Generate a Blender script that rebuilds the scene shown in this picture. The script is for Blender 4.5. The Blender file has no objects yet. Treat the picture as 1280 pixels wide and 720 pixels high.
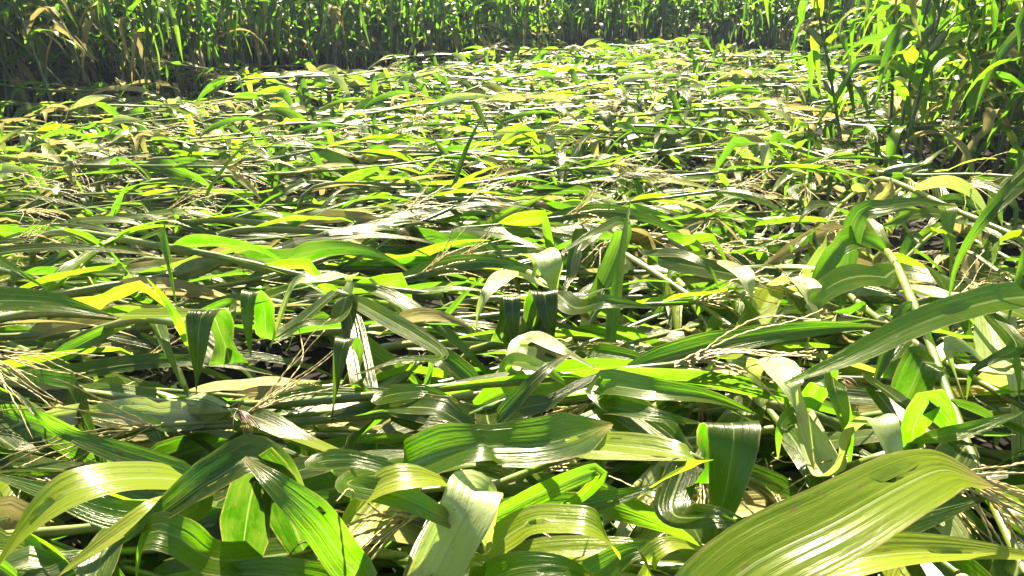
import bpy, math, random
import numpy as np
from mathutils import Vector

R = math.radians
scene = bpy.context.scene
C = scene.collection

# ---------------------------------------------------------------- camera
CAM_H, PITCH, FPX = 1.30, 21.3, 1000.0
cam_d = bpy.data.cameras.new("camera")
cam = bpy.data.objects.new("camera", cam_d)
C.objects.link(cam)
cam.location = (0, 0, CAM_H)
cam.rotation_euler = (R(90 - PITCH), 0, 0)
cam_d.sensor_width = 36.0
cam_d.lens = 36.0 * FPX / 1280.0
cam_d.clip_start = 0.02
cam_d.clip_end = 3000
scene.camera = cam

# ---------------------------------------------------------------- light
SUN_EL, SUN_AZ = 47.0, -3.0            # azimuth measured from +Y towards +X
world = bpy.data.worlds.new("World")
scene.world = world
world.use_nodes = True
wn = world.node_tree
bg = wn.nodes["Background"]
sky = wn.nodes.new("ShaderNodeTexSky")
sky.sky_type = 'NISHITA'
sky.sun_disc = False
sky.sun_elevation = R(SUN_EL)
sky.sun_rotation = R(SUN_AZ)
wn.links.new(sky.outputs[0], bg.inputs[0])
bg.inputs[1].default_value = 0.05
sun_d = bpy.data.lights.new("sun", 'SUN')
sun_d.energy = 5.0
sun_d.angle = R(0.5)
sun_d.color = (1.0, 0.93, 0.78)
sun = bpy.data.objects.new("sun", sun_d)
C.objects.link(sun)
_d = Vector((math.sin(R(SUN_AZ)) * math.cos(R(SUN_EL)), math.cos(R(SUN_AZ)) * math.cos(R(SUN_EL)), math.sin(R(SUN_EL))))
sun.rotation_euler = _d.to_track_quat('Z', 'Y').to_euler()
sun.location = _d * 30
scene.view_settings.view_transform = 'Standard'
scene.view_settings.look = 'None'
scene.view_settings.gamma = 1.0
scene.view_settings.exposure = 2.5
scene.view_settings.use_curve_mapping = False
try:
    scene.cycles.max_bounces = 4
    scene.cycles.diffuse_bounces = 1
    scene.cycles.glossy_bounces = 2
    scene.cycles.transmission_bounces = 3
    scene.cycles.use_denoising = True
    scene.cycles.volume_bounces = 0
    scene.cycles.sample_clamp_indirect = 6.0
except Exception:
    pass


def P(px, py, z):
    """where the sight line through a point of the photograph meets the height z"""
    p = R(PITCH)
    a, b = (px - 640) / FPX, (py - 360) / FPX
    d = np.array([a, math.cos(p) - b * math.sin(p), -math.sin(p) - b * math.cos(p)])
    t = (z - CAM_H) / d[2]
    return np.array([0, 0, CAM_H]) + d * t


# ---------------------------------------------------------------- materials
class NT:
    def __init__(s, name):
        s.m = bpy.data.materials.new(name)
        s.m.use_nodes = True
        s.t = s.m.node_tree
        s.t.nodes.clear()

    def n(s, kind, **kw):
        o = s.t.nodes.new(kind)
        for k, v in kw.items():
            setattr(o, k, v)
        return o

    def l(s, a, b):
        s.t.links.new(a, b)

    def math(s, op, a, b=None, c=None):
        o = s.n("ShaderNodeMath", operation=op)
        for i, v in enumerate((a, b, c)):
            if v is None:
                continue
            if isinstance(v, (int, float)):
                o.inputs[i].default_value = v
            else:
                s.l(v, o.inputs[i])
        return o.outputs[0]

    def mix(s, f, a, b, blend='MIX'):
        o = s.n("ShaderNodeMix", data_type='RGBA', blend_type=blend)
        for i, v in ((0, f), (6, a), (7, b)):
            if isinstance(v, (int, float)):
                o.inputs[i].default_value = v
            elif isinstance(v, tuple):
                o.inputs[i].default_value = (*v, 1)
            else:
                s.l(v, o.inputs[i])
        return o.outputs[2]

    def ramp(s, f, stops, interp='LINEAR'):
        o = s.n("ShaderNodeValToRGB")
        o.color_ramp.interpolation = interp
        e = o.color_ramp.elements
        while len(e) < len(stops):
            e.new(0.5)
        for k, (p, c) in enumerate(stops):
            e[k].position = p
            e[k].color = (*c, 1)
        s.l(f, o.inputs[0])
        return o.outputs[0]

    def maprange(s, v, a, b, c, d):
        o = s.n("ShaderNodeMapRange")
        for i, x in ((1, a), (2, b), (3, c), (4, d)):
            o.inputs[i].default_value = x
        s.l(v, o.inputs[0])
        return o.outputs[0]


def leaf_material(name, refl, trans, rough=0.25, tr_fac=0.52, shared=True, wax=0.030):
    k = NT(name)
    uv = k.n("ShaderNodeUVMap", uv_map="UVMap")
    sep = k.n("ShaderNodeSeparateXYZ")
    k.l(uv.outputs[0], sep.inputs[0])
    u, v = sep.outputs[0], sep.outputs[1]
    at = k.n("ShaderNodeAttribute", attribute_name="rnd")
    oi = k.n("ShaderNodeObjectInfo")
    rnd = k.math('FRACT', k.math('ADD', at.outputs[2], oi.outputs["Random"])) if shared else at.outputs[2]
    rnd2 = k.math('FRACT', k.math('MULTIPLY', rnd, 7.31))
    comb = k.n("ShaderNodeCombineXYZ")
    k.l(k.math('MULTIPLY', u, 52.0), comb.inputs[0])
    k.l(k.math('MULTIPLY', v, 0.4), comb.inputs[1])
    k.l(k.math('MULTIPLY', rnd, 40.0), comb.inputs[2])
    vein = k.n("ShaderNodeTexNoise")
    vein.inputs["Scale"].default_value = 1.0
    vein.inputs["Detail"].default_value = 2.0
    k.l(comb.outputs[0], vein.inputs["Vector"])
    vv = k.maprange(vein.outputs[0], 0.32, 0.68, 0.0, 1.0)
    comb2 = k.n("ShaderNodeCombineXYZ")
    k.l(k.math('MULTIPLY', u, 2.2), comb2.inputs[0])
    k.l(k.math('MULTIPLY', v, 6.0), comb2.inputs[1])
    k.l(k.math('MULTIPLY', rnd2, 30.0), comb2.inputs[2])
    blot = k.n("ShaderNodeTexNoise")
    blot.inputs["Scale"].default_value = 1.0
    blot.inputs["Detail"].default_value = 4.0
    blot.inputs["Roughness"].default_value = 0.6
    k.l(comb2.outputs[0], blot.inputs["Vector"])
    bl = k.maprange(blot.outputs[0], 0.4, 0.75, 0.0, 1.0)
    rc = k.ramp(rnd, refl)
    tc = k.ramp(rnd, trans)
    # streaks along the blade
    rc = k.mix(k.math('MULTIPLY', vv, 0.45), rc, k.mix(1.0, rc, (1.6, 1.5, 1.2), 'MULTIPLY'))
    tc = k.mix(k.math('MULTIPLY', vv, 0.45), tc, k.mix(1.0, tc, (0.5, 0.62, 0.3), 'MULTIPLY'))
    # dusty worn blotches
    rc = k.mix(k.math('MULTIPLY', bl, 0.22), rc, (0.13, 0.16, 0.015))
    tc = k.mix(k.math('MULTIPLY', bl, 0.30), tc, (0.42, 0.46, 0.06))
    # dry brown flecks
    fl = k.n("ShaderNodeTexNoise")
    fl.inputs["Scale"].default_value = 5.0
    fl.inputs["Detail"].default_value = 3.0
    k.l(comb2.outputs[0], fl.inputs["Vector"])
    fleck = k.maprange(fl.outputs[0], 0.655, 0.71, 0.0, 0.85)
    rc = k.mix(fleck, rc, (0.20, 0.13, 0.05))
    tc = k.mix(fleck, tc, (0.20, 0.12, 0.03))
    # dried margins
    edge = k.maprange(k.math('ADD', k.math('ABSOLUTE', k.math('SUBTRACT', u, 0.5)), k.math('MULTIPLY', fl.outputs[0], 0.12)), 0.53, 0.56, 0.0, 0.7)
    rc = k.mix(edge, rc, (0.26, 0.20, 0.07))
    tc = k.mix(edge, tc, (0.34, 0.26, 0.05))
    # yellowed tips
    tip = k.math('MULTIPLY', k.maprange(k.math('ADD', v, k.math('MULTIPLY', blot.outputs[0], 0.25)), 1.0, 1.16, 0.0, 1.0), k.maprange(rnd2, 0.3, 0.8, 0.0, 1.0))
    rc = k.mix(tip, rc, (0.30, 0.22, 0.07))
    tc = k.mix(tip, tc, (0.38, 0.28, 0.05))
    # pale midrib
    dm = k.math('ABSOLUTE', k.math('SUBTRACT', u, 0.5))
    rib_w = k.maprange(v, 0.0, 1.0, 0.050, 0.012)
    rib = k.maprange(k.math('DIVIDE', dm, rib_w), 0.5, 1.0, 1.0, 0.0)
    rc = k.mix(k.math('MULTIPLY', rib, 0.6), rc, (0.26, 0.32, 0.10))
    tc = k.mix(k.math('MULTIPLY', rib, 0.8), tc, (0.20, 0.30, 0.05))
    # bump: parallel veins + crinkle
    b0 = k.n("ShaderNodeBump")
    b0.inputs["Strength"].default_value = 0.8
    b0.inputs["Distance"].default_value = 0.004
    comb3 = k.n("ShaderNodeCombineXYZ")
    k.l(k.math('MULTIPLY', u, 11.0), comb3.inputs[0])
    k.l(k.math('MULTIPLY', v, 0.5), comb3.inputs[1])
    k.l(k.math('MULTIPLY', rnd2, 70.0), comb3.inputs[2])
    ple = k.n("ShaderNodeTexNoise")
    ple.inputs["Scale"].default_value = 1.0
    ple.inputs["Detail"].default_value = 1.0
    k.l(comb3.outputs[0], ple.inputs["Vector"])
    k.l(k.math('ADD', k.math('SUBTRACT', blot.outputs[0], k.math('MULTIPLY', rib, 0.35)), k.math('MULTIPLY', ple.outputs[0], 0.6)), b0.inputs["Height"])
    bp = k.n("ShaderNodeBump")
    bp.inputs["Strength"].default_value = 0.8
    bp.inputs["Distance"].default_value = 0.0007
    k.l(k.math('ADD', vein.outputs[0], rib), bp.inputs["Height"])
    k.l(b0.outputs[0], bp.inputs["Normal"])
    df = k.n("ShaderNodeBsdfDiffuse")
    k.l(rc, df.inputs[0])
    k.l(bp.outputs[0], df.inputs["Normal"])
    gl = k.n("ShaderNodeBsdfGlossy")             # waxy sheen, dulled by leaf hairs and dust
    gl.inputs[0].default_value = (1.0, 0.96, 0.72, 1)
    k.l(bp.outputs[0], gl.inputs["Normal"])
    k.l(k.math('ADD', rough, k.math('MULTIPLY', bl, 0.14)), gl.inputs["Roughness"])
    tl = k.n("ShaderNodeBsdfTranslucent")
    k.l(tc, tl.inputs[0])
    k.l(bp.outputs[0], tl.inputs["Normal"])
    ms = k.n("ShaderNodeMixShader")
    ms.inputs[0].default_value = tr_fac
    k.l(df.outputs[0], ms.inputs[1])
    k.l(tl.outputs[0], ms.inputs[2])
    m2 = k.n("ShaderNodeMixShader")
    k.l(k.math('MULTIPLY', k.maprange(blot.outputs[0], 0.3, 0.7, 1.3, 0.6), wax), m2.inputs[0])
    k.l(ms.outputs[0], m2.inputs[1])
    k.l(gl.outputs[0], m2.inputs[2])
    out = k.n("ShaderNodeOutputMaterial")
    k.l(m2.outputs[0], out.inputs[0])
    return k.m


M = {}
REFL = [(0.0, (0.007, 0.015, 0.0005)), (0.35, (0.012, 0.026, 0.0005)), (0.65, (0.026, 0.050, 0.001)), (0.90, (0.058, 0.092, 0.001)), (0.965, (0.18, 0.21, 0.015)), (0.985, (0.26, 0.24, 0.07))]
TRAN = [(0.0, (0.04, 0.14, 0.001)), (0.35, (0.10, 0.32, 0.001)), (0.65, (0.21, 0.52, 0.001)), (0.90, (0.26, 0.57, 0.002)), (0.965, (0.36, 0.54, 0.012)), (0.985, (0.44, 0.38, 0.08))]
M['leaf'] = leaf_material("corn_leaf", REFL, TRAN)
M['big_leaf'] = leaf_material("broad_corn_leaf", REFL, TRAN, shared=False)
M['glare_pale_leaf'] = leaf_material("sun_glare_leaf", [(0.0, (0.22, 0.28, 0.07)), (1.0, (0.38, 0.41, 0.18))],
    [(0.0, (0.32, 0.46, 0.05)), (1.0, (0.42, 0.50, 0.10))], rough=0.37, wax=0.085)  # leaf colour whitened to stand in for sun glare
M['straw'] = leaf_material("dry_leaf",
    [(0.0, (0.17, 0.14, 0.04)), (1.0, (0.30, 0.25, 0.08))],
    [(0.0, (0.36, 0.27, 0.09)), (1.0, (0.50, 0.38, 0.14))], rough=0.6, tr_fac=0.35)


def simple_mat(name, c1, c2, rough, scale, bump=0.3, dist=0.002, spec=0.5):
    k = NT(name)
    tc = k.n("ShaderNodeTexCoord")
    nz = k.n("ShaderNodeTexNoise")
    nz.inputs["Scale"].default_value = scale
    nz.inputs["Detail"].default_value = 6.0
    nz.inputs["Roughness"].default_value = 0.65
    k.l(tc.outputs["Object"], nz.inputs["Vector"])
    f = k.maprange(nz.outputs[0], 0.35, 0.65, 0.0, 1.0)
    col = k.mix(f, c1, c2)
    bp = k.n("ShaderNodeBump")
    bp.inputs["Strength"].default_value = bump
    bp.inputs["Distance"].default_value = dist
    k.l(nz.outputs[0], bp.inputs["Height"])
    pr = k.n("ShaderNodeBsdfPrincipled")
    k.l(col, pr.inputs["Base Color"])
    k.l(bp.outputs[0], pr.inputs["Normal"])
    pr.inputs["Roughness"].default_value = rough
    pr.inputs["Specular IOR Level"].default_value = spec
    out = k.n("ShaderNodeOutputMaterial")
    k.l(pr.outputs[0], out.inputs[0])
    return k.m


M['stalk'] = simple_mat("corn_stalk", (0.06, 0.11, 0.01), (0.20, 0.20, 0.035), 0.4, 9.0)
M['green_stalk'] = simple_mat("upright_corn_stalk", (0.035, 0.07, 0.015), (0.08, 0.11, 0.025), 0.45, 9.0)
M['tassel'] = simple_mat("tassel_straw", (0.30, 0.21, 0.06), (0.46, 0.36, 0.12), 0.6, 60.0)
M['husk'] = simple_mat("ear_husk", (0.09, 0.15, 0.02), (0.22, 0.25, 0.07), 0.5, 22.0)
M['silk'] = simple_mat("corn_silk", (0.10, 0.04, 0.02), (0.24, 0.12, 0.05), 0.5, 60.0)
M['soil'] = simple_mat("field_soil", (0.010, 0.009, 0.007), (0.028, 0.024, 0.018), 0.95, 3.0, 0.9, 0.03, 0.05)
M['clod'] = simple_mat("soil_clod", (0.06, 0.045, 0.035), (0.12, 0.09, 0.07), 0.95, 30.0, 0.6, 0.005)


# ---------------------------------------------------------------- geometry
class Geo:
    """verts, faces, uv per vertex, rnd per vertex; several shapes collected into one mesh"""
    def __init__(s):
        s.v, s.f, s.uv, s.r = [], [], [], []
        s.n = 0

    def add(s, v, f, uv, r):
        s.v.append(v)
        s.f.append(f + s.n)
        s.uv.append(uv)
        s.r.append(np.full(len(v), r) if np.isscalar(r) else r)
        s.n += len(v)

    def arrays(s):
        return np.concatenate(s.v), np.concatenate(s.f), np.concatenate(s.uv), np.concatenate(s.r)


def mesh_from(name, arr, mat, mats=None, midx=None):
    v, f, uv, r = arr
    me = bpy.data.meshes.new(name)
    me.vertices.add(len(v))
    me.vertices.foreach_set("co", v.astype(np.float32).ravel())
    me.loops.add(len(f) * 4)
    me.loops.foreach_set("vertex_index", f.astype(np.int32).ravel())
    me.polygons.add(len(f))
    me.polygons.foreach_set("loop_start", np.arange(0, len(f) * 4, 4, dtype=np.int32))
    me.polygons.foreach_set("use_smooth", np.ones(len(f), dtype=bool))
    for m in (mats or [mat]):
        me.materials.append(m)
    if midx is not None:
        me.polygons.foreach_set("material_index", midx.astype(np.int32))
    ul = me.uv_layers.new(name="UVMap")
    ul.data.foreach_set("uv", uv[f.ravel()].astype(np.float32).ravel())
    a = me.attributes.new("rnd", 'FLOAT', 'POINT')
    a.data.foreach_set("value", r.astype(np.float32))
    me.update()
    me.validate()
    return me


def nrm(a):
    return a / (np.linalg.norm(a, axis=-1, keepdims=True) + 1e-9)


def ribbon(p, w, n, nc=6, fold=0.18, ruffle=0.05, rng=None, curl=0.0, tears=0):
    """a leaf blade: centre line p, full widths w, upper-side normals n"""
    N = len(p)
    t = nrm(np.gradient(p, axis=0))
    n = nrm(n - t * (n * t).sum(1, keepdims=True))
    side = np.cross(t, n)
    c = np.linspace(-1, 1, nc + 1)
    s = np.linspace(0, 1, N)
    ph = rng.uniform(0, 6.28, 4)
    fr = rng.uniform(14, 24, 2)
    V = np.zeros((N, nc + 1, 3))
    L = np.linalg.norm(np.diff(p, axis=0), axis=1).sum()
    for j, cc in enumerate(c):
        a = abs(cc)
        k = 0 if cc < 0 else 1
        wave = np.sin(s * L * fr[k] + ph[k]) + 0.5 * np.sin(s * L * fr[k] * 2.3 + ph[k + 2])
        amp = ruffle * (a ** 2) * np.minimum(1, s * 6)
        up = w * 0.5 * (fold * a - curl * a * a) + w * amp * wave
        lat = w * 0.5 * cc * (1 - 0.12 * fold * a - 0.25 * abs(curl) * a)
        V[:, j] = p + side * lat[:, None] + n * up[:, None]
    idx = np.arange(N * (nc + 1)).reshape(N, nc + 1)
    f = np.stack([idx[:-1, :-1], idx[1:, :-1], idx[1:, 1:], idx[:-1, 1:]], -1)
    uvg = np.zeros((N, nc + 1, 2))
    uvg[..., 0] = (c[None] + 1) / 2
    uvg[..., 1] = s[:, None]
    keep = np.ones(f.shape[:2], bool)
    for _ in range(tears):                      # ragged splits along the veins
        j = rng.integers(1, nc - 1)
        i0 = rng.integers(int(N * .25), int(N * .8))
        g = (p[min(i0 + 2, N - 1)] - p[i0]) * 0
        V[i0:i0 + 3, j] += n[i0:i0 + 3] * w[i0:i0 + 3, None] * rng.uniform(-.12, .12)
        keep[i0:i0 + rng.integers(1, 3), j] = rng.random() > .5
    return V.reshape(-1, 3), f[keep].reshape(-1, 4), uvg.reshape(-1, 2)


def width_profile(s, W):
    a = np.clip(s / 0.10, 0, 1)
    base = 0.42 + 0.58 * (a * a * (3 - 2 * a))
    body = 0.86 + 0.14 * np.sin(np.clip(s / 0.55, 0, 1) * math.pi / 2)
    tip = np.clip((1 - s) / 0.68, 0, 1) ** 0.9
    return W * base * body * tip + 0.0015


def tube(p, r, k=6):
    N = len(p)
    r = np.full(N, r) if np.isscalar(r) else r
    t = nrm(np.gradient(p, axis=0))
    ref = np.array([0, 0, 1.0]) if abs(t[:, 2]).mean() < 0.7 else np.array([1.0, 0, 0])
    a = nrm(np.cross(t, ref))
    b = np.cross(t, a)
    ang = np.arange(k) * 2 * math.pi / k
    V = p[:, None] + (a[:, None] * np.cos(ang)[None, :, None] + b[:, None] * np.sin(ang)[None, :, None]) * r[:, None, None]
    idx = np.arange(N * k).reshape(N, k)
    j = np.roll(idx, -1, axis=1)
    f = np.stack([idx[:-1], j[:-1], j[1:], idx[1:]], -1).reshape(-1, 4)
    caps = [[idx[-1][0], idx[-1][i], idx[-1][i + 1], idx[-1][i + 2]] for i in range(1, k - 2, 2)] if k > 3 else []
    if caps:
        f = np.concatenate([f, np.array(caps)])
    uv = np.zeros((N, k, 2))
    uv[..., 0] = np.arange(k)[None] / k
    uv[..., 1] = np.linspace(0, 1, N)[:, None]
    return V.reshape(-1, 3), f, uv.reshape(-1, 2)


def spline(pts, n):
    pts = np.asarray(pts, float)
    if len(pts) == 2:
        pts = np.array([pts[0], (pts[0] + pts[1]) / 2, pts[1]])
    d = np.linalg.norm(np.diff(pts, axis=0), axis=1)
    q = np.concatenate([[2 * pts[0] - pts[1]], pts, [2 * pts[-1] - pts[-2]]])
    cum = np.concatenate([[0], np.cumsum(d)])
    out = []
    for s in np.linspace(0, cum[-1], n):
        i = min(max(np.searchsorted(cum, s) - 1, 0), len(d) - 1)
        u = (s - cum[i]) / max(d[i], 1e-9)
        p0, p1, p2, p3 = q[i], q[i + 1], q[i + 2], q[i + 3]
        out.append(0.5 * ((2 * p1) + (-p0 + p2) * u + (2 * p0 - 5 * p1 + 4 * p2 - p3) * u * u + (-p0 + 3 * p1 - 3 * p2 + p3) * u ** 3))
    return np.array(out)


def free_leaf(rng, start, d0, L, W, sag, floor, n=16, nc=4, kink=None, twist=0.0, roll=0.0, fold=0.22, ruffle=0.06, wander=0.3):
    """grow a blade from start in direction d0, bending under its weight and settling on the mat below"""
    ds = L / (n - 1)
    p = [np.array(start, float)]
    d = nrm(np.array(d0, float))
    curl = rng.normal(0, wander)
    s_kink = int(kink[0] * n) if kink else -1
    crease = {int(q): rng.normal(0, .55, 2) for q in rng.uniform(3, n - 2, 2)} if n > 12 and rng.random() < .6 else {}
    for i in range(1, n):
        s = i / n
        d = d + np.array([0, 0, -1]) * sag * ds * (0.35 + 1.6 * s)
        sd = nrm(np.cross(d, [0, 0, 1]))
        d = d + sd * curl * ds * 2
        if i == s_kink:
            h = nrm(np.array([d[0], d[1], 0.0]) + 1e-6)
            d = h * math.cos(kink[1]) + np.array([0, 0, -1]) * math.sin(kink[1])
        if i in crease:
            d = nrm(nrm(d) + sd * crease[i][0] + np.array([0, 0, 1]) * crease[i][1] * .8)
        d = nrm(d)
        q = p[-1] + d * ds
        if q[2] < floor:
            q[2] = floor + 0.3 * max(0, q[2] - floor + ds)
            d[2] = max(d[2], rng.uniform(-.05, .25))
            d = nrm(d)
        p.append(q)
    p = np.array(p)
    t = nrm(np.gradient(p, axis=0))
    # carried frame
    ns = []
    side = nrm(np.cross(t[0], [0, 0, 1.0]))
    nn = np.cross(side, t[0])
    for i in range(n):
        nn = nrm(nn - t[i] * nn.dot(t[i]))
        a = roll + twist * i / n
        b = np.cross(t[i], nn)
        ns.append(nn * math.cos(a) + b * math.sin(a))
    w = width_profile(np.linspace(0, 1, n), W)
    for i in crease:
        w[i] *= .74
    return ribbon(p, w, np.array(ns), nc, fold, ruffle, rng, 0.0, 1 if nc > 5 and rng.random() < .3 else 0)


def stalk_geo(path, r0, r1, k=7, node_gap=0.16):
    L = np.linalg.norm(np.diff(path, axis=0), axis=1)
    s = np.concatenate([[0], np.cumsum(L)])
    r = np.interp(s, [0, s[-1]], [r0, r1])
    ph = (s / node_gap) % 1.0
    r = r * (1 + 0.22 * np.exp(-((ph - 0.5) / 0.09) ** 2))
    return tube(path, r, k)


def tassel_geo(rng, base, d, n_br=11, L=0.26, sag=1.6, floor=0.15, k=3, r=0.0019):
    g = Geo()
    d = nrm(np.array(d, float))

    def strand(st, dd, ln, rr):
        n = 12
        p = [st]
        q = nrm(dd)
        for i in range(n - 1):
            q = nrm(q + np.array([0, 0, -1]) * sag * ln / n + rng.normal(0, .10, 3))
            x = p[-1] + q * ln / (n - 1)
            if x[2] < floor:
                x[2] = floor
            p.append(x)
        p = spline(p, 26)
        n = 26
        rad = rr * (0.7 + 0.9 * (np.arange(n) % 2)) * np.linspace(1.1, .6, n)
        g.add(*tube(p, rad, k), rng.random())
        return p
    c = strand(np.array(base, float), d, L * 1.25, r * 1.3)
    a = nrm(np.cross(d, [0.3, 0.2, 1]))
    b = np.cross(d, a)
    for i in range(n_br):
        th = rng.uniform(0, 6.28)
        sp = rng.uniform(.25, .6)
        j = int(rng.uniform(0, 5))
        strand(c[j], d + (a * math.cos(th) + b * math.sin(th)) * sp, L * rng.uniform(.7, 1.05), r)
    return g.arrays()


def ear_geo(rng, base, d, L=0.19, rad=0.019):
    n = 12
    s = np.linspace(0, 1, n)
    p = np.array(base)[None] + nrm(np.array(d, float))[None] * (s * L)[:, None]
    r = rad * np.sin(np.clip(s * 1.08 + .12, 0, 1) ** .8 * math.pi) ** .7 + .004
    g = Geo()
    g.add(*tube(p, r, 9), 0.5)
    # loose husk blades wrapped round the cob
    for i in range(4):
        th = i * 1.57 + rng.uniform(-.3, .3)
        a = nrm(np.cross(nrm(np.array(d, float)), [0.1, 0.2, 1]))
        b = np.cross(nrm(np.array(d, float)), a)
        o = a * math.cos(th) + b * math.sin(th)
        m = 8
        q = np.linspace(0, 1, m)
        rr = np.interp(q * .95, s, r) + .0015 + .012 * np.clip(q - .85, 0, 1) * 6
        pp = np.array(base)[None] + nrm(np.array(d, float))[None] * (q * L * .98)[:, None] + o[None] * rr[:, None]
        g.add(*ribbon(pp, .04 * np.sin(np.clip(q + .15, 0, 1) * math.pi) ** .5 + .003, np.repeat(o[None], m, 0), 4, -.5, .02, rng), .5)
    sg = Geo()
    tip = p[-1]
    for i in range(14):
        m = 6
        dd = nrm(np.array(d, float) + rng.normal(0, .45, 3))
        pts = [tip]
        for _ in range(m - 1):
            dd = nrm(dd + np.array([0, 0, -.35]))
            pts.append(pts[-1] + dd * .012)
        sg.add(*tube(np.array(pts), .0009, 3), .5)
    return g.arrays(), sg.arrays()


def lodged_variant(seed, hi=True, combed=False, broad=False):
    """a flattened plant: root at the origin, stalk laid over towards +X"""
    rng = np.random.default_rng(seed)
    h = rng.uniform(.24, .44)
    yaw = rng.normal(0, .16)
    Ls = rng.uniform(1.6, 2.0)
    end_up = rng.uniform(-.04, .12)
    mid = np.array([.5 * Ls, yaw * .3, h * rng.uniform(.85, 1.05)])
    pts = [np.array([0, 0, -.04]), np.array([.05, 0, h * .45]), np.array([.22, .01, h * .92]), mid,
           np.array([.8 * Ls, yaw * .8, h + end_up * .4]), np.array([Ls, yaw * 1.4, h + end_up])]
    path = spline(pts, 30 if hi else 12)
    parts = [('stalk', stalk_geo(path, .013, .006, 7 if hi else 3), 'stalk')]
    out = [('stalk', (*parts[0][1], np.full(len(parts[0][1][0]), .5)), 'stalk', None)]
    nl = rng.integers(10, 14)
    N, NC = (18, 6) if hi else (9, 2)
    for i in range(nl):
        s = .12 + .84 * i / (nl - 1)
        k = s * (len(path) - 1)
        i0 = int(min(k, len(path) - 2))
        st = path[i0] * (1 - (k - i0)) + path[i0 + 1] * (k - i0)
        t = nrm(path[min(i0 + 2, len(path) - 1)] - path[i0])
        t[2] = np.clip(t[2], -.1, .25)
        sidesgn = 1 if i % 2 else -1
        div = rng.uniform(.15, 1.0) * sidesgn
        el = rng.uniform(.0, .62)
        d = np.array([t[0] * math.cos(div) - t[1] * math.sin(div), t[0] * math.sin(div) + t[1] * math.cos(div), 0])
        d = nrm(d) * math.cos(el) + np.array([0, 0, math.sin(el)])
        L = rng.uniform(.36, .68) * (1 if s > .2 else .8)
        W = rng.uniform(.042, .074)
        kink = None
        u = rng.random()
        if u < (.38 if combed else .5):
            kink = (rng.uniform(.25, .6), rng.uniform(.7, 1.45))
        dry = rng.random() < (.6 if s < .25 else .06)
        sag, tw, wan = rng.uniform(1.2, 4.2), rng.normal(0, 1.3), .4
        if not combed and rng.random() < .5:
            el = rng.uniform(-.2, .3)
            d = nrm(np.array([d[0], d[1], 0])) * math.cos(el) + np.array([0, 0, math.sin(el)])
            sag, tw = rng.uniform(.6, 1.8), rng.normal(0, .5)
        if not combed and not broad:
            L, W = rng.uniform(.28, .58), rng.uniform(.052, .085)
        if broad and d[2] > .3:
            d = nrm(np.array([d[0], d[1], .22]))
        if broad:
            W = rng.uniform(.062, .09)
        if combed:
            div2 = rng.normal(0, .28)
            el = rng.uniform(-.05, .32)
            d = np.array([math.cos(div2 + yaw) * math.cos(el), math.sin(div2 + yaw) * math.cos(el), math.sin(el)])
            L, W, sag, tw, wan = L * 1.08, W * .92, rng.uniform(.5, 1.8), rng.normal(0, .7), .12
            if rng.random() < .6:
                kink = None
        g = free_leaf(rng, st, d, L, W, sag, rng.uniform(.04, .30), N, NC, kink,
                      tw, rng.normal(0, .5), rng.uniform(.05, .45), rng.uniform(.03, .08), wan)
        pale = not combed and not broad and rng.random() < .20  # share of leaves that carry the painted glare tone
        out.append(('leaf', (*g, np.full(len(g[0]), rng.random())), 'straw' if dry else ('glare_pale_leaf' if pale else 'leaf'), None))
    e = nrm(path[-1] - path[-3])
    if rng.random() < .8:
        ta = tassel_geo(rng, path[-1], e + np.array([0, 0, .1]), 9 if hi else 5, rng.uniform(.2, .28), k=3)
        out.append(('tassel', ta, 'tassel', None))
    if hi and not broad and rng.random() < .4:
        k0 = int(len(path) * .55)
        dd = nrm(nrm(path[k0 + 1] - path[k0]) + np.array([0, rng.choice([-.6, .6]), .25]))
        ea, si = ear_geo(rng, path[k0], dd)
        out.append(('ear', ea, 'husk', ('silk', si, 'silk')))
    return out


def standing_variant(seed, hi=True, low=.75):
    rng = np.random.default_rng(seed)
    H = rng.uniform(1.6, 1.85)
    lean = rng.normal(0, .10, 2)
    pts = [np.array([0, 0, -.04]), np.array([lean[0] * .2, lean[1] * .2, H * .4]), np.array([lean[0], lean[1], H])]
    path = spline(pts, 26 if hi else 10)
    sg = stalk_geo(path, .013, .006, 7 if hi else 4)
    out = [('stalk', (*sg, np.full(len(sg[0]), .5)), 'green_stalk', None)]
    plane = rng.uniform(0, 6.28)
    N, NC = (16, 4) if hi else (9, 2)
    z = rng.uniform(low - .15, low + .1)
    i = 0
    while z < H - .1:
        st = np.array([np.interp(z, path[:, 2], path[:, 0]), np.interp(z, path[:, 2], path[:, 1]), z])
        a = plane + (math.pi if i % 2 else 0) + rng.normal(0, .35)
        el = rng.uniform(.5, 1.15)
        d = np.array([math.cos(a) * math.cos(el), math.sin(a) * math.cos(el), math.sin(el)])
        kink = (rng.uniform(.3, .6), rng.uniform(.9, 1.5)) if rng.random() < .3 else None
        g = free_leaf(rng, st, d, rng.uniform(.6, .9), rng.uniform(.065, .10), rng.uniform(2.6, 6.0), .02, N, NC, kink,
                      rng.normal(0, .6), rng.normal(0, .2), .3, .07, .2)
        out.append(('leaf', (*g, np.full(len(g[0]), rng.random())), 'straw' if (z < low + .12 and rng.random() < .35) else 'leaf', None))
        z += rng.uniform(.085, .13)
        i += 1
    out.append(('tassel', tassel_geo(rng, path[-1], np.array([0, 0, 1]), 7, .24, .5), 'tassel', None))
    if hi and rng.random() < .6:
        st = np.array([np.interp(.95, path[:, 2], path[:, 0]), np.interp(.95, path[:, 2], path[:, 1]), .95])
        ea, si = ear_geo(rng, st, [math.cos(plane + 1) * .5, math.sin(plane + 1) * .5, .8])
        out.append(('ear', ea, 'husk', ('silk', si, 'silk')))
    return out


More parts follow.
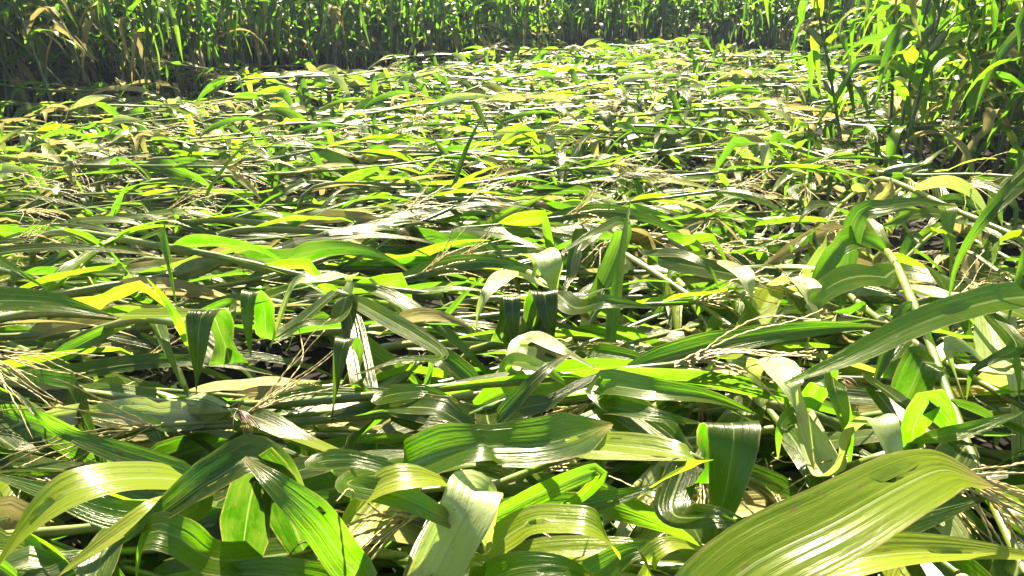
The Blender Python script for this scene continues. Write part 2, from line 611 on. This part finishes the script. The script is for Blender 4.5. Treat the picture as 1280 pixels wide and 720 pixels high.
# ---------------------------------------------------------------- linking
def root_of(name, loc, rz, sc, label, cat, group):
    o = bpy.data.objects.new(name, None)
    o.empty_display_size = .05
    C.objects.link(o)
    o.location = loc
    o.rotation_euler = (0, 0, rz)
    o.scale = (sc, sc, sc)
    o['label'] = label
    o['category'] = cat
    if group:
        o['group'] = group
    return o


def part(name, me, parent):
    o = bpy.data.objects.new(name, me)
    C.objects.link(o)
    o.parent = parent
    return o


def bake(variant):
    """meshes of a variant, shared by all its copies"""
    return [(n, mesh_from(n, a, M[m]), (sub[0], mesh_from(sub[0], sub[1], M[sub[2]])) if sub else None) for n, a, m, sub in variant]


def merge(variant, names=None):
    g = Geo()
    mi = []
    order = ['leaf', 'glare_pale_leaf', 'straw', 'green_stalk', 'stalk', 'tassel', 'husk', 'silk']
    for n, a, m, sub in variant:
        if names and n not in names:
            continue
        g.add(*a)
        mi.append(np.full(len(a[1]), order.index(m)))
        if sub and not names:
            g.add(*sub[1])
            mi.append(np.full(len(sub[1][1]), order.index(sub[2])))
    return g.arrays(), np.concatenate(mi)


MATS = ['leaf', 'glare_pale_leaf', 'straw', 'green_stalk', 'stalk', 'tassel', 'husk', 'silk']


def place(baked, name, loc, rz, sc, label, cat, group):
    r = root_of(name, loc, rz, sc, label, cat, group)
    for n, me, sub in baked:
        o = part(n, me, r)
        if sub:
            part(sub[0], sub[1], o)
    return r


def relief(x, y, a):
    """how high the tangle is heaped here: hollows and swells about a metre across"""
    cx, cy = x + math.cos(a) * .9, y + math.sin(a) * .9
    f = math.sin(cx * 3.1 + 1.2 * math.sin(cy * 2.1)) * math.sin(cy * 3.7 + .9 * math.sin(cx * 1.7 + 1))
    return .92 + .36 * f


def place_many(name, variants, spots, label, cat):
    """all remaining plants of one kind as one uncountable mass"""
    merged = [merge(v) for v in variants]
    V, F, U, RR, MI = [], [], [], [], []
    n = 0
    rng = np.random.default_rng(5)
    for (x, y, z, rz, sc) in spots:
        (v, f, uv, r), mi = merged[rng.integers(len(merged))]
        c, s = math.cos(rz), math.sin(rz)
        q = v * sc
        V.append(np.stack([q[:, 0] * c - q[:, 1] * s + x, q[:, 0] * s + q[:, 1] * c + y, q[:, 2] * (relief(x, y, rz) if name == 'flattened_corn' else 1) + z], 1))
        F.append(f + n)
        U.append(uv)
        RR.append((r + rng.random()) % 1)
        MI.append(mi)
        n += len(v)
    me = mesh_from(name, (np.concatenate(V), np.concatenate(F), np.concatenate(U), np.concatenate(RR)), None,
                   [M[k] for k in MATS], np.concatenate(MI))
    o = bpy.data.objects.new(name, me)
    C.objects.link(o)
    o['label'] = label
    o['category'] = cat
    o['kind'] = 'stuff'
    return o


# ---------------------------------------------------------------- ground
def ground():
    rng = np.random.default_rng(2)
    xs = np.concatenate([[-900, -200, -60, -25], np.arange(-14, 14.01, .2), [25, 60, 200, 900]])
    ys = np.concatenate([[-900, -200, -50, -10], np.arange(-4, 22.01, .2), [35, 80, 250, 900]])
    X, Y = np.meshgrid(xs, ys, indexing='ij')
    near = (np.abs(X) < 14.1) & (Y > -4.1) & (Y < 22.1)
    Z = np.where(near, rng.normal(0, .012, X.shape) + .02 * np.sin(X * 8.4) - .02, -.02)
    v = np.stack([X, Y, Z], -1).reshape(-1, 3)
    idx = np.arange(len(v)).reshape(X.shape)
    f = np.stack([idx[:-1, :-1], idx[1:, :-1], idx[1:, 1:], idx[:-1, 1:]], -1).reshape(-1, 4)
    me = mesh_from('ground', (v, f, v[:, :2] * .1, np.zeros(len(v))), M['soil'])
    o = bpy.data.objects.new('ground', me)
    C.objects.link(o)
    o['kind'] = 'structure'
    o['label'] = 'bare brown soil under the corn'


ground()

def flare_haze():  # added volume imitating the lens flare veil and its violet tint
    bx, by, z0, z1 = 960, 960, -1.3, 2.9
    v = [(x, y, z) for z in (z0, z1) for x, y in ((-bx, -by), (bx, -by), (bx, by), (-bx, by))]
    f = [(3, 2, 1, 0), (4, 5, 6, 7), (0, 1, 5, 4), (1, 2, 6, 5), (2, 3, 7, 6), (3, 0, 4, 7)]
    me = bpy.data.meshes.new('flare_haze')
    me.from_pydata(v, [], f)
    k = NT('flare_haze_air')
    pv = k.n("ShaderNodeVolumePrincipled")
    pv.inputs["Color"].default_value = (0.68, 0.70, 1.0, 1)
    pv.inputs["Density"].default_value = 0.0012
    pv.inputs["Anisotropy"].default_value = 0.3
    out = k.n("ShaderNodeOutputMaterial")
    k.l(pv.outputs[0], out.inputs[1])
    me.materials.append(k.m)
    o = bpy.data.objects.new('flare_haze', me)
    C.objects.link(o)
    o['kind'] = 'stuff'
    o['label'] = 'thin bluish haze added over the corn field as lens flare veil'
    o['category'] = 'flare_haze'


flare_haze()

M['litter'] = simple_mat("dead_leaf", (0.03, 0.022, 0.012), (0.10, 0.08, 0.035), 0.8, 14.0, spec=0.2)


def litter():
    g = Geo()
    q = np.random.default_rng(31)
    for _ in range(1500):
        y = q.uniform(.1, 7) ** 1.0
        x = q.uniform(-.75 * y - 1, .75 * y + 1)
        a, ln = q.uniform(0, 6.28), q.uniform(.05, .32)
        t = np.linspace(0, 1, 7)
        bend = q.normal(0, .06)
        p = np.stack([x + math.cos(a) * t * ln - math.sin(a) * bend * np.sin(t * 3.1), y + math.sin(a) * t * ln + math.cos(a) * bend * np.sin(t * 3.1),
                      .012 + q.uniform(.005, .04) * np.sin(t * 3.1 * q.uniform(.8, 2)) ** 2], 1)
        n = np.repeat(nrm(np.array([[q.normal(0, .3), q.normal(0, .3), 1.0]])), 7, 0)
        g.add(*ribbon(p, q.uniform(.01, .045) * np.sin(np.clip(t + .08, 0, 1) * 3.0) ** .6 + .001, n, 2, q.uniform(0, .6), .05, q), q.random())
    me = mesh_from('dead_leaf_litter', g.arrays(), M['litter'])
    o = bpy.data.objects.new('dead_leaf_litter', me)
    C.objects.link(o)
    o['kind'] = 'stuff'
    o['label'] = 'brown dead leaf scraps on the soil in the gaps'
    o['category'] = 'litter'


litter()

# ---------------------------------------------------------------- where corn stands and where it lies
EDGE = [(-9, 2.2), (-5.2, 5.0), (-4.0, 6.5), (-2.6, 8.9), (-1.5, 10.6), (-.6, 11.0), (0.1, 11.2), (.6, 13.2), (3.9, 13.3), (4.0, 9.2),
        (3.4, 6.9), (2.35, 5.6), (2.0, 4.75), (2.7, 3.9), (4.2, 3.1), (9, 1.5)]


def standing_zone(x, y):
    ex = [e[0] for e in EDGE]
    # polygon test against the lodged area closed behind the camera
    poly = EDGE + [(9, -9), (-9, -9)]
    inside = False
    j = len(poly) - 1
    for i in range(len(poly)):
        xi, yi = poly[i]
        xj, yj = poly[j]
        if (yi > y) != (yj > y) and x < (xj - xi) * (y - yi) / (yj - yi) + xi:
            inside = not inside
        j = i
    return not inside


def smooth(a, b, x):
    t = min(max((x - a) / (b - a), 0), 1)
    return t * t * (3 - 2 * t)


def flow(x, y, rng):
    left = math.radians(-8)
    right = math.radians(-118)
    k = smooth(-.35, .75, x - .06 * (y - 2))
    a = left * (1 - k) + right * k
    far = smooth(4.5, 8, y)
    if rng.random() < far * .6:
        a = rng.choice([R(-15), R(-165), R(-60)])
    return a + rng.normal(0, .42 if k > .3 else .26)


rng = np.random.default_rng(11)
random.seed(4)

# spots
lodged = []
G = .305
for ix in range(-40, 41):
    for iy in range(-5, 47):
        x = ix * G + rng.uniform(-.16, .16)
        y = iy * G + rng.uniform(-.16, .16)
        if standing_zone(x, y) or y < -1.3:
            continue
        a = flow(x, y, rng)
        cx, cy = x + math.cos(a) * .9, y + math.sin(a) * .9       # middle of the lying plant
        if abs(cx) > .68 * max(cy, 0) + 1.5 or cy < -.2:
            continue
        if rng.random() < .04 + .8 * (math.sin(cx * 2.9 + 1.3 * math.sin(cy * 1.7)) * math.sin(cy * 2.3 + cx) > .55):
            continue
        if math.hypot(cx - 0.15, cy - 4.3) < .45 and rng.random() < .8:   # the shaded hole
            continue
        size = 1 - .12 * smooth(1.5, 3.5, cy)
        lodged.append((x, y, a, size * rng.uniform(.86, 1.1), math.hypot(cx, cy - .3)))
for k in range(26):                                  # the tangle is thickest right in front
    a = rng.uniform(-.5, .5) + (math.pi if k % 3 == 0 else 0)
    cx, cy = -1.2 + 2.4 * (k % 9) / 8 + rng.uniform(-.1, .1), .75 + .42 * (k // 9) + rng.uniform(-.1, .1)
    lodged.append((cx - math.cos(a) * .9, cy - math.sin(a) * .9, a, rng.uniform(.9, 1.05), .5))
lodged.sort(key=lambda s: s[4])
print("lodged", len(lodged))

HI = [bake(lodged_variant(100 + i)) for i in range(22)]
HC = [bake(lodged_variant(160 + i, True, True)) for i in range(18)]


HB = [bake(lodged_variant(190 + i, True, i % 2 == 0, True)) for i in range(12)]


def project(x, y, z):
    p = R(PITCH)
    dy, dz = y, z - CAM_H
    depth = max(dy * math.cos(p) - dz * math.sin(p), .25)
    up = dy * math.sin(p) + dz * math.cos(p)
    return 640 + FPX * x / depth, 360 - FPX * up / depth


def lodged_label(x, y, a, baked):
    px, py = project(x + math.cos(a) * .9, y + math.sin(a) * .9, .4)
    names = [b[0] for b in baked]
    pale = any(b[1].materials[0].name == 'sun_glare_leaf' for b in baked)
    way = 'pointing right' if math.cos(a) > .55 else ('pointing left' if math.cos(a) < -.55 else
          ('pointing at viewer' if math.sin(a) < 0 else 'pointing away'))
    look = ('glare-painted pale leaves' if pale else 'green leaves')
    look += ' and ear' if 'ear' in names else (' and tassel' if 'tassel' in names else '')
    col = ['far left', 'left', 'centre', 'right', 'far right'][min(4, max(0, int(px // 256)))]
    row = 'bottom edge' if py > 600 else ('lower field' if py > 420 else ('middle field' if py > 250 else ('upper field' if py > 130 else 'far field')))
    return f'flattened corn plant {way}, {look}, {row} {col}', f'flattened corn plants, {col} of the {row}'


NI = 284
for k, (x, y, a, sc, dd) in enumerate(lodged[:NI]):
    if math.hypot(x + math.cos(a) * .9, y + math.sin(a) * .9) < 1.7:
        fam = HB
    else:
        fam = HC if rng.random() > smooth(-.5, .9, x - .06 * (y - 2)) + .25 * smooth(3, 6, y) else HI
    bk = fam[rng.integers(len(fam))]
    lab, grp = lodged_label(x, y, a, bk)
    o = place(bk, 'flattened_corn_plant', (x, y, 0), a, sc, lab, 'corn plant', grp)
    o.scale.z = sc * relief(x, y, a) * (.85 if fam is HB else 1)
LO = [lodged_variant(300 + i, False) for i in range(16)]
place_many('flattened_corn', LO, [(x, y, 0, a, sc) for x, y, a, sc, dd in lodged[NI:]],
           'far mass of flattened corn leaves between the nearer plants and the upright corn', 'corn')

# standing corn
stand = []
for ix in range(-34, 35):
    for iy in range(-1, 96):
        x = ix * .56 + rng.uniform(-.2, .2)
        y = iy * .26 + rng.uniform(-.08, .08)
        if not standing_zone(x, y):
            continue
        if abs(x) > .70 * y + 1.2 or y > 21 or y < 2.5:
            continue
        # how deep inside the stand
        dm = min(math.hypot(x - (EDGE[i][0] * (1 - t) + EDGE[i + 1][0] * t), y - (EDGE[i][1] * (1 - t) + EDGE[i + 1][1] * t))
                 for i in range(len(EDGE) - 1) for t in (0, .2, .4, .6, .8, 1))
        if dm > 6.5:
            continue
        stand.append((x, y, rng.uniform(0, 6.28), rng.uniform(.88, 1.08), dm, math.hypot(x, y)))
        if dm > (.9 if y < 9 else 2.4) or (x > 1.5 and y < 8 and dm > .35):
            x2, y2 = x + .26 + rng.uniform(-.08, .08), y + rng.uniform(-.1, .1)
            stand.append((x2, y2, rng.uniform(0, 6.28), rng.uniform(.88, 1.08), dm, math.hypot(x2, y2)))
stand.sort(key=lambda s: s[5] + 2.2 * s[4])
print("standing", len(stand))
SH = [bake(standing_variant(500 + i, True, .78)) for i in range(10)]
SL = [bake(standing_variant(540 + i, True, .38)) for i in range(10)]
NS = 150


def standing_label(x, y, dm):
    px, py = project(x, y, .6)
    row = 'front' if dm < .6 else 'inner'
    if x > 1.5 and y < 8.2:
        side = 'left side' if px < 1110 else ('middle' if px < 1210 else 'right side')
        return (f'upright {row} corn plant with hanging leaves, {side} of the near clump on the right',
                f'upright corn, near right clump, {side} {row}')
    if x < -1.7:
        side = 'far left end' if px < 110 else ('left half' if px < 230 else ('right half' if px < 350 else 'right end'))
        return (f'upright {row} corn plant over shaded base, {side} of the left wall',
                f'upright corn, left wall, {side} {row}')
    if x < .6:
        return f'upright {row} bright green corn plant, back left of centre', f'upright corn, back left clump, {row}'
    side = 'left' if px < 800 else ('middle' if px < 930 else 'right')
    return f'upright {row} corn plant in the {side} of the distant back row', f'upright corn, back row {side} {row}'



for (x, y, rz, sc, dm, dd) in stand[:NS]:
    lab, grp = standing_label(x, y, dm)
    leafy = (x > 1.2 and y < 9 and dm < .7) or (-1.6 < x < .6)
    o = place((SL if leafy else SH)[rng.integers(10)], 'upright_corn_plant', (x, y, 0), rz, sc, lab, 'corn plant', grp)
    tilt = .16 if dm < .6 else .06
    o.rotation_euler = (rng.normal(0, tilt), rng.normal(0, tilt), rz)
LOS = [standing_variant(600 + i, False, .5) for i in range(10)]
place_many('upright_corn', LOS, [(x, y, 0, rz, sc) for x, y, rz, sc, dm, dd in stand[NS:]],
           'mass of upright green corn standing behind the first rows', 'corn')

# two single plants left standing before the back row
for px, py, lab in ((820, 42, 'lone upright pale corn plant before the dark gap in the back row'),
                    (935, 62, 'small upright corn plant with arching leaves right of the dark back gap')):
    q = P(px, py, .3)
    place(SL[rng.integers(10)], 'upright_corn_plant', (q[0], q[1], 0), 1.0, .8, lab, 'corn plant', None)

# ---------------------------------------------------------------- the large near plants, leaf by leaf
hr = np.random.default_rng(77)


def hero_leaf(pts, W, face=.25, rnd=.3, mat='big_leaf', fold=.2, ruffle=.018, curl=0.0, n=34, nc=10, prof=None, base=None):
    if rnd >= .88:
        mat = 'glare_pale_leaf'  # sun glare put into the leaf colour
    if rnd >= .78:
        rnd = min(rnd + .10, .97)
        face *= .45
    p = [P(*q) for q in pts] if len(pts[0]) == 3 else [P(*q[:3]) + np.array(q[3:]) for q in pts]
    if base is not None:
        p = [base] + p
    p = spline(p, n)
    up = np.array([0, 0, 1.0]) * (1 - face) + np.array([0, -1.0, 0]) * face
    nn = np.repeat(nrm(up)[None], n, 0)
    t = nrm(np.gradient(p, axis=0))
    nn = nrm(nn - t * (nn * t).sum(1, keepdims=True))
    for _ in range(4):                       # even out sudden turns of the blade
        nn[1:-1] = nrm(nn[:-2] + nn[1:-1] * 2 + nn[2:])
    s = np.linspace(0, 1, n)
    w = width_profile(s, W) if prof is None else W * np.interp(s, *prof) + .001
    g = ribbon(p, w, nn, nc, fold, ruffle, hr, curl, tears=0 if face == 0 else 1)
    return ('leaf', (*g, np.full(len(g[0]), rnd)), mat, None)


# each plant: label, stalk points (photo x, photo y, height), leaves, tassel
HERO = []


def hero(label, stalk, leaves, tassel=None, r=(.013, .009)):
    sp = spline([P(*q) for q in stalk], 30)
    root = sp[0].copy()
    root[2] = 0
    parts = []
    sg = stalk_geo(sp, r[0], r[1], 9)
    parts.append(('stalk', (*sg, np.full(len(sg[0]), .5)), 'stalk', None))
    for lf in leaves:
        kw = dict(lf[2]) if len(lf) > 2 else {}
        b = P(*lf[0][0][:3])
        k = int(np.argmin(np.linalg.norm(sp - b, axis=1)))
        kw['base'] = sp[k] if .02 < np.linalg.norm(sp[k] - b) < .6 else None
        parts.append(hero_leaf(lf[0], lf[1], **kw))
    if tassel:
        a, b, nb, ln = tassel
        pa, pb = P(*a), P(*b)
        parts.append(('tassel', tassel_geo(hr, pa, pb - pa, nb, ln, sag=1.6, floor=.3, k=4, r=.0017), 'tassel', None))
    o = root_of('flattened_corn_plant', tuple(root), 0, 1, label, 'corn plant', 'large flattened corn plants at the front')
    for n_, a_, m_, s_ in parts:
        a_ = (a_[0] - root, a_[1], a_[2], a_[3])
        me = mesh_from(n_, a_, M[m_])
        q = part(n_, me, o)
    return o


FULL = ([0, .15, .5, .8, 1], [.8, 1, 1, .75, .02])


def flap(px, py, z, drop, back=.16):
    """centre line of a blade that comes up, folds over and hangs down"""
    a, b = hr.uniform(-.03, .03, 2)
    return [(px, py, z, a, .085, -back), (px, py, z, a * .5, .06, -.06), (px, py, z, 0, .028, -.012), (px, py, z, 0, 0, 0),
            (px, py, z, b * .2, -.024, -.018), (px, py, z, b * .6, -.042, -drop * .5), (px, py, z, b * 1.3, -.05, -drop * 1.08)]


FLAP = ([0, .2, .45, .65, .88, 1], [.6, .95, 1, .9, .5, .08])
DROP = ([0, .2, .5, .75, 1], [.6, 1, 1, .75, .04])
STRIP = ([0, .1, .8, .92, 1], [.7, 1, .85, .5, .03])
TRI = ([0, .3, .6, 1], [.5, 1, .7, .02])

hero('flattened corn plant whose huge pale yellow green leaf arches over the bottom right corner',
     [(700, 900, 0), (760, 860, .3), (900, 800, .42), (1060, 760, .46)],
     [([(850, 800, .60), (930, 715, .68), (1045, 655, .72), (1125, 610, .73), (1175, 588, .71), (1205, 594, .68), (1242, 608, .64)], .098, dict(face=.55, rnd=.83, fold=.16, prof=([0, .2, .5, .75, .9, 1], [.8, 1, 1, .85, .6, .02]))),
      ([(1000, 700, .55), (1080, 665, .60), (1160, 640, .60), (1235, 622, .56)], .07, dict(face=.45, rnd=.35)),
      ([(900, 760, .50), (1050, 705, .60), (1180, 690, .60), (1330, 700, .56)], .085, dict(face=.35, rnd=.86, fold=.4)),
      ])
hero('flattened corn plant with square folded leaf hanging like a dark green flap',
     [(1120, 620, 0), (1090, 560, .35), (1020, 520, .5), (940, 500, .52)],
     [(flap(917, 533, .67, .19), .095, dict(face=0, rnd=.2, fold=.06, prof=FLAP)),
      ([(990, 515, .6), (975, 535, .64), (972, 575, .56)], .045, dict(face=.6, rnd=.5)),
      ([(960, 455, .62), (985, 480, .66), (1000, 520, .60), (1018, 588, .50)], .085, dict(face=.6, rnd=.88, prof=([0, .3, .7, 1], [.7, 1, .55, .05]))),
      ([(1035, 470, .62), (1045, 490, .64), (1060, 540, .55), (1062, 590, .45)], .05, dict(face=.6, rnd=.45)),
      (flap(1102, 528, .63, .10), .07, dict(face=0, rnd=.9, prof=FLAP))])
hero('flattened corn plant with long striped leaf pointing down left below the right edge',
     [(1420, 420, 0), (1380, 380, .4), (1300, 370, .6), (1230, 385, .62)],
     [([(1290, 372, .68), (1235, 378, .70), (1150, 405, .71), (1060, 448, .69), (975, 482, .66)], .075, dict(face=.35, rnd=.6, fold=.3, prof=([0, .2, .5, .8, 1], [.8, 1, .8, .55, .02]))),
      ([(1330, 190, .86), (1275, 228, .88), (1225, 280, .82), (1195, 330, .72), (1185, 378, .62)], .075, dict(face=.5, rnd=.15, fold=.3, prof=([0, .3, .6, 1], [.8, 1, .7, .05]))),
      ([(1330, 170, .90), (1275, 215, .9), (1225, 268, .82)], .028, dict(face=.4, rnd=.7)),
      ([(1240, 455, .60), (1200, 432, .66), (1185, 440, .66), (1205, 500, .56)], .075, dict(face=.55, rnd=.88, prof=TRI)),
      ([(1270, 430, .62), (1240, 450, .64), (1215, 465, .62), (1208, 500, .56)], .04, dict(face=.4, rnd=.2)),
      ([(1300, 290, .72), (1285, 310, .72), (1272, 350, .66), (1258, 410, .58)], .035, dict(face=.5, rnd=.6))])
hero('flattened corn plant with upright pointed leaf and narrow blade reaching the right edge',
     [(1000, 640, 0), (1040, 600, .4), (1090, 575, .52), (1150, 560, .54)],
     [([(1140, 560, .56), (1142, 535, .62), (1155, 505, .67), (1162, 500, .68), (1185, 525, .62), (1188, 550, .56)], .05, dict(face=.7, rnd=.5, fold=.1, prof=([0, .3, .6, 1], [.7, 1, 1, .4]))),
      ([(1140, 552, .58), (1190, 543, .63), (1240, 528, .65), (1282, 515, .65)], .035, dict(face=.4, rnd=.55)),
      ([(1090, 480, .56), (1130, 505, .62), (1180, 545, .58), (1230, 560, .5)], .05, dict(face=.3, rnd=.2))],
     tassel=((1185, 590, .60), (1290, 640, .55), 16, .26))
hero('flattened corn plant with crumpled bright leaf lying level across the bottom centre',
     [(420, 640, 0), (440, 600, .35), (500, 590, .5), (560, 575, .54)],
     [([(498, 590, .58), (550, 568, .64), (605, 556, .67), (612, 558, .66), (690, 553, .66), (765, 530, .62)], .085, dict(face=.4, rnd=.5, fold=.35, ruffle=.05, prof=([0, .15, .4, .48, .8, 1], [.5, .9, 1, .75, .95, .05]))),
      ([(435, 603, .62), (500, 620, .65), (565, 652, .60)], .035, dict(face=.45, rnd=.65, prof=([0, .4, .8, 1], [.1, 1, 1, .6]))),
      ([(425, 690, .5), (445, 640, .6), (480, 605, .66), (530, 598, .66), (580, 610, .6)], .06, dict(face=.45, rnd=.86, prof=STRIP)),
      ([(400, 580, .58), (440, 575, .62), (500, 590, .6), (540, 605, .55)], .05, dict(face=.4, rnd=.4))])
hero('flattened corn plant with long leaf swinging from dull striped green to white, centre right',
     [(1000, 700, 0), (960, 620, .35), (900, 590, .5), (860, 570, .55)],
     [([(700, 560, .56), (750, 556, .62), (815, 562, .65), (860, 572, .66), (875, 580, .64), (830, 600, .58), (795, 625, .5)], .065, dict(face=.4, rnd=.83, fold=.3, prof=([0, .2, .6, 1], [.5, 1, .8, .1]))),
      ([(755, 488, .58), (820, 490, .62), (890, 498, .6), (950, 520, .55)], .075, dict(face=.4, rnd=.6, fold=.4)),
      ([(760, 512, .56), (820, 520, .60), (880, 530, .56)], .06, dict(face=.4, rnd=.45)),
      ([(840, 640, .52), (900, 648, .58), (960, 668, .52)], .06, dict(face=.45, rnd=.3))])
hero('flattened corn plant with vivid green sword leaf slanting down beside dark hanging blades, bottom left',
     [(560, 900, 0), (500, 800, .3), (440, 740, .45), (380, 690, .5)],
     [([(450, 725, .55), (430, 700, .60), (395, 650, .68), (345, 605, .73), (305, 572, .74)], .052, dict(face=.4, rnd=.5, fold=.12, prof=([0, .3, .7, 1], [.8, 1, .9, .1]))),
      ([(420, 700, .5), (335, 590, .68), (322, 592, .69), (310, 640, .62), (300, 715, .5)], .075, dict(face=.6, rnd=.02, fold=.05, prof=([0, .3, .4, .8, 1], [.2, .3, .6, 1, .6]))),
      ([(330, 578, .70), (270, 598, .70), (215, 635, .66), (150, 680, .58)], .062, dict(face=.30, rnd=.03, fold=.4, prof=([0, .2, .6, 1], [.6, 1, 1, .2]))),
      ([(275, 700, .58), (225, 672, .64), (190, 665, .65), (178, 690, .6), (170, 730, .52)], .055, dict(face=.35, rnd=.5, prof=STRIP)),
      ([(420, 735, .5), (330, 718, .56), (200, 722, .54)], .06, dict(face=.4, rnd=.6))])
hero('flattened corn plant with broad pale leaf bowed over the bottom left corner',
     [(420, 640, 0), (380, 620, .35), (300, 600, .52), (250, 598, .56)],
     [([(252, 602, .62), (190, 598, .67), (130, 602, .70), (75, 622, .70), (25, 670, .65), (-20, 740, .55)], .075, dict(face=.4, rnd=.84, fold=.15, prof=([0, .25, .6, 1], [.6, 1, 1, .7]))),
      ([(250, 620, .56), (190, 640, .60), (100, 700, .56), (60, 730, .5)], .05, dict(face=.35, rnd=.87)),
      ([(240, 640, .54), (150, 645, .58), (60, 615, .60), (-20, 590, .6)], .05, dict(face=.4, rnd=.6)),
      ([(90, 545, .55), (50, 520, .6), (20, 490, .62)], .04, dict(face=.5, rnd=.4))])
hero('flattened corn plant with broad green pointed leaf entering from the left edge',
     [(-260, 420, 0), (-220, 400, .35), (-120, 390, .52), (-40, 392, .56)],
     [([(-60, 380, .62), (10, 376, .65), (70, 380, .65), (150, 398, .62)], .075, dict(face=.4, rnd=.4, prof=([0, .4, .7, 1], [.9, 1, .7, .02]))),
      ([(-40, 300, .64), (0, 325, .68), (60, 362, .64)], .05, dict(face=.5, rnd=.55)),
      ([(-50, 330, .6), (60, 310, .64), (190, 318, .62)], .06, dict(face=.2, rnd=.1))],
     tassel=((-60, 430, .56), (160, 470, .46), 17, .30))
hero('flattened corn plant with folded dark leaf tip hanging beside a yellow tipped upright blade, left',
     [(60, 440, 0), (100, 420, .35), (170, 400, .5), (230, 405, .54)],
     [(flap(256, 390, .67, .20), .078, dict(face=0, rnd=.05, fold=.06, prof=DROP)),
      ([(245, 440, .50), (225, 405, .60), (205, 372, .66), (184, 348, .72)], .032, dict(face=.55, rnd=.72)),
      ([(285, 380, .6), (292, 390, .62), (288, 425, .55)], .03, dict(face=.6, rnd=.5)),
      ([(150, 395, .56), (260, 392, .6), (340, 375, .58)], .06, dict(face=.15, rnd=.82))])
hero('flattened corn plant with pale leaf drooping to a point beside a small hanging one',
     [(520, 400, 0), (500, 385, .3), (450, 375, .48), (420, 365, .52)],
     [([(440, 345, .56), (400, 350, .62), (372, 352, .62), (355, 385, .55), (338, 435, .45)], .062, dict(face=.5, rnd=.9, prof=TRI)),
      (flap(313, 366, .62, .13), .05, dict(face=0, rnd=.3, prof=DROP)),
      ([(420, 400, .54), (380, 405, .57), (340, 425, .52)], .05, dict(face=.4, rnd=.4)),
      (flap(432, 425, .60, .16), .06, dict(face=0, rnd=.05, prof=DROP)),
      ([(550, 440, .5), (500, 450, .56), (440, 470, .54)], .05, dict(face=.4, rnd=.5))],
     tassel=((310, 515, .47), (450, 450, .47), 13, .26))
hero('flattened corn plant with torn yellowing triangular leaf and folded blades at the bottom edge',
     [(640, 900, 0), (640, 800, .3), (620, 720, .46), (600, 640, .5)],
     [([(598, 612, .62), (585, 640, .62), (560, 690, .56), (535, 740, .5)], .085, dict(face=.65, rnd=.90, prof=([0, .4, .8, 1], [.1, .9, 1, .9]))),
      ([(610, 690, .55), (660, 655, .6), (705, 652, .62), (745, 660, .62), (775, 700, .54)], .06, dict(face=.4, rnd=.84, prof=STRIP)),
      ([(600, 735, .5), (640, 712, .58), (700, 708, .6), (750, 722, .54)], .06, dict(face=.4, rnd=.5)),
      ([(800, 740, .5), (810, 700, .58), (840, 680, .6), (890, 690, .55)], .07, dict(face=.4, rnd=.86)),
      ([(610, 650, .5), (690, 610, .62), (745, 588, .66), (752, 592, .66), (720, 625, .6), (650, 655, .52)], .03, dict(face=.6, rnd=.7)),
      ([(640, 640, .5), (740, 628, .56), (830, 605, .55)], .05, dict(face=.5, rnd=.4)),
      ([(700, 740, .48), (790, 690, .55), (850, 690, .55)], .07, dict(face=.4, rnd=.6))])
hero('flattened corn plant with slim dark green blade rising over pale streaked leaves, centre',
     [(500, 560, 0), (540, 545, .3), (590, 520, .46), (640, 500, .5)],
     [([(615, 532, .56), (645, 500, .62), (680, 465, .66), (720, 438, .66)], .05, dict(face=.35, rnd=.1)),
      ([(640, 455, .56), (680, 462, .6), (720, 490, .54)], .05, dict(face=.35, rnd=.7)),
      ([(660, 430, .56), (700, 440, .6), (760, 470, .54)], .07, dict(face=.3, rnd=.88, fold=.4)),
      ([(480, 500, .5), (530, 490, .56), (580, 505, .5)], .06, dict(face=.45, rnd=.5))],
     tassel=((735, 505, .52), (670, 540, .42), 14, .2))
hero('flattened corn plant with two glare-whitened leaf flaps folded over in the centre',
     [(760, 420, 0), (740, 400, .3), (700, 370, .48), (660, 340, .52)],
     [([(665, 322, .58), (680, 318, .62), (688, 335, .6), (692, 362, .54)], .085, dict(face=.45, rnd=.9, prof=([0, .3, .8, 1], [.5, 1, .8, .3]))),
      ([(640, 345, .56), (615, 360, .6), (600, 385, .56), (594, 420, .48)], .07, dict(face=.45, rnd=.9, prof=TRI)),
      (flap(640, 372, .58, .15), .055, dict(face=0, rnd=.02, prof=DROP)),
      (flap(680, 366, .57, .12), .085, dict(face=0, rnd=.02, prof=FLAP)),
      ([(780, 285, .58), (745, 290, .62), (695, 320, .58)], .06, dict(face=.4, rnd=.4)),
      ([(720, 385, .5), (760, 378, .55), (820, 385, .52)], .07, dict(face=.45, rnd=.3))])
hero('flattened corn plant with dark arched leaf and glare-whitened bent flaps right of centre',
     [(1100, 400, 0), (1060, 390, .3), (1000, 370, .48), (950, 350, .52)],
     [([(815, 322, .58), (850, 318, .63), (885, 335, .62), (900, 365, .55)], .07, dict(face=.4, rnd=.2)),
      ([(915, 335, .57), (930, 345, .61), (940, 370, .57), (945, 395, .5)], .085, dict(face=.45, rnd=.9, prof=TRI)),
      ([(995, 350, .57), (1008, 360, .61), (1010, 385, .56), (1005, 410, .5)], .08, dict(face=.45, rnd=.9, prof=STRIP)),
      ([(1010, 395, .54), (1012, 405, .57), (1010, 430, .52), (1005, 455, .46)], .07, dict(face=.5, rnd=.88, prof=TRI)),
      ([(1000, 385, .56), (975, 392, .6), (945, 430, .54)], .045, dict(face=.45, rnd=.4)),
      ([(1070, 275, .60), (1110, 258, .65), (1150, 253, .65), (1200, 258, .6)], .065, dict(face=.4, rnd=.4)),
      ([(920, 440, .5), (880, 445, .54), (800, 460, .5)], .08, dict(face=.3, rnd=.84, fold=.4))])
print("objects", len(bpy.data.objects))
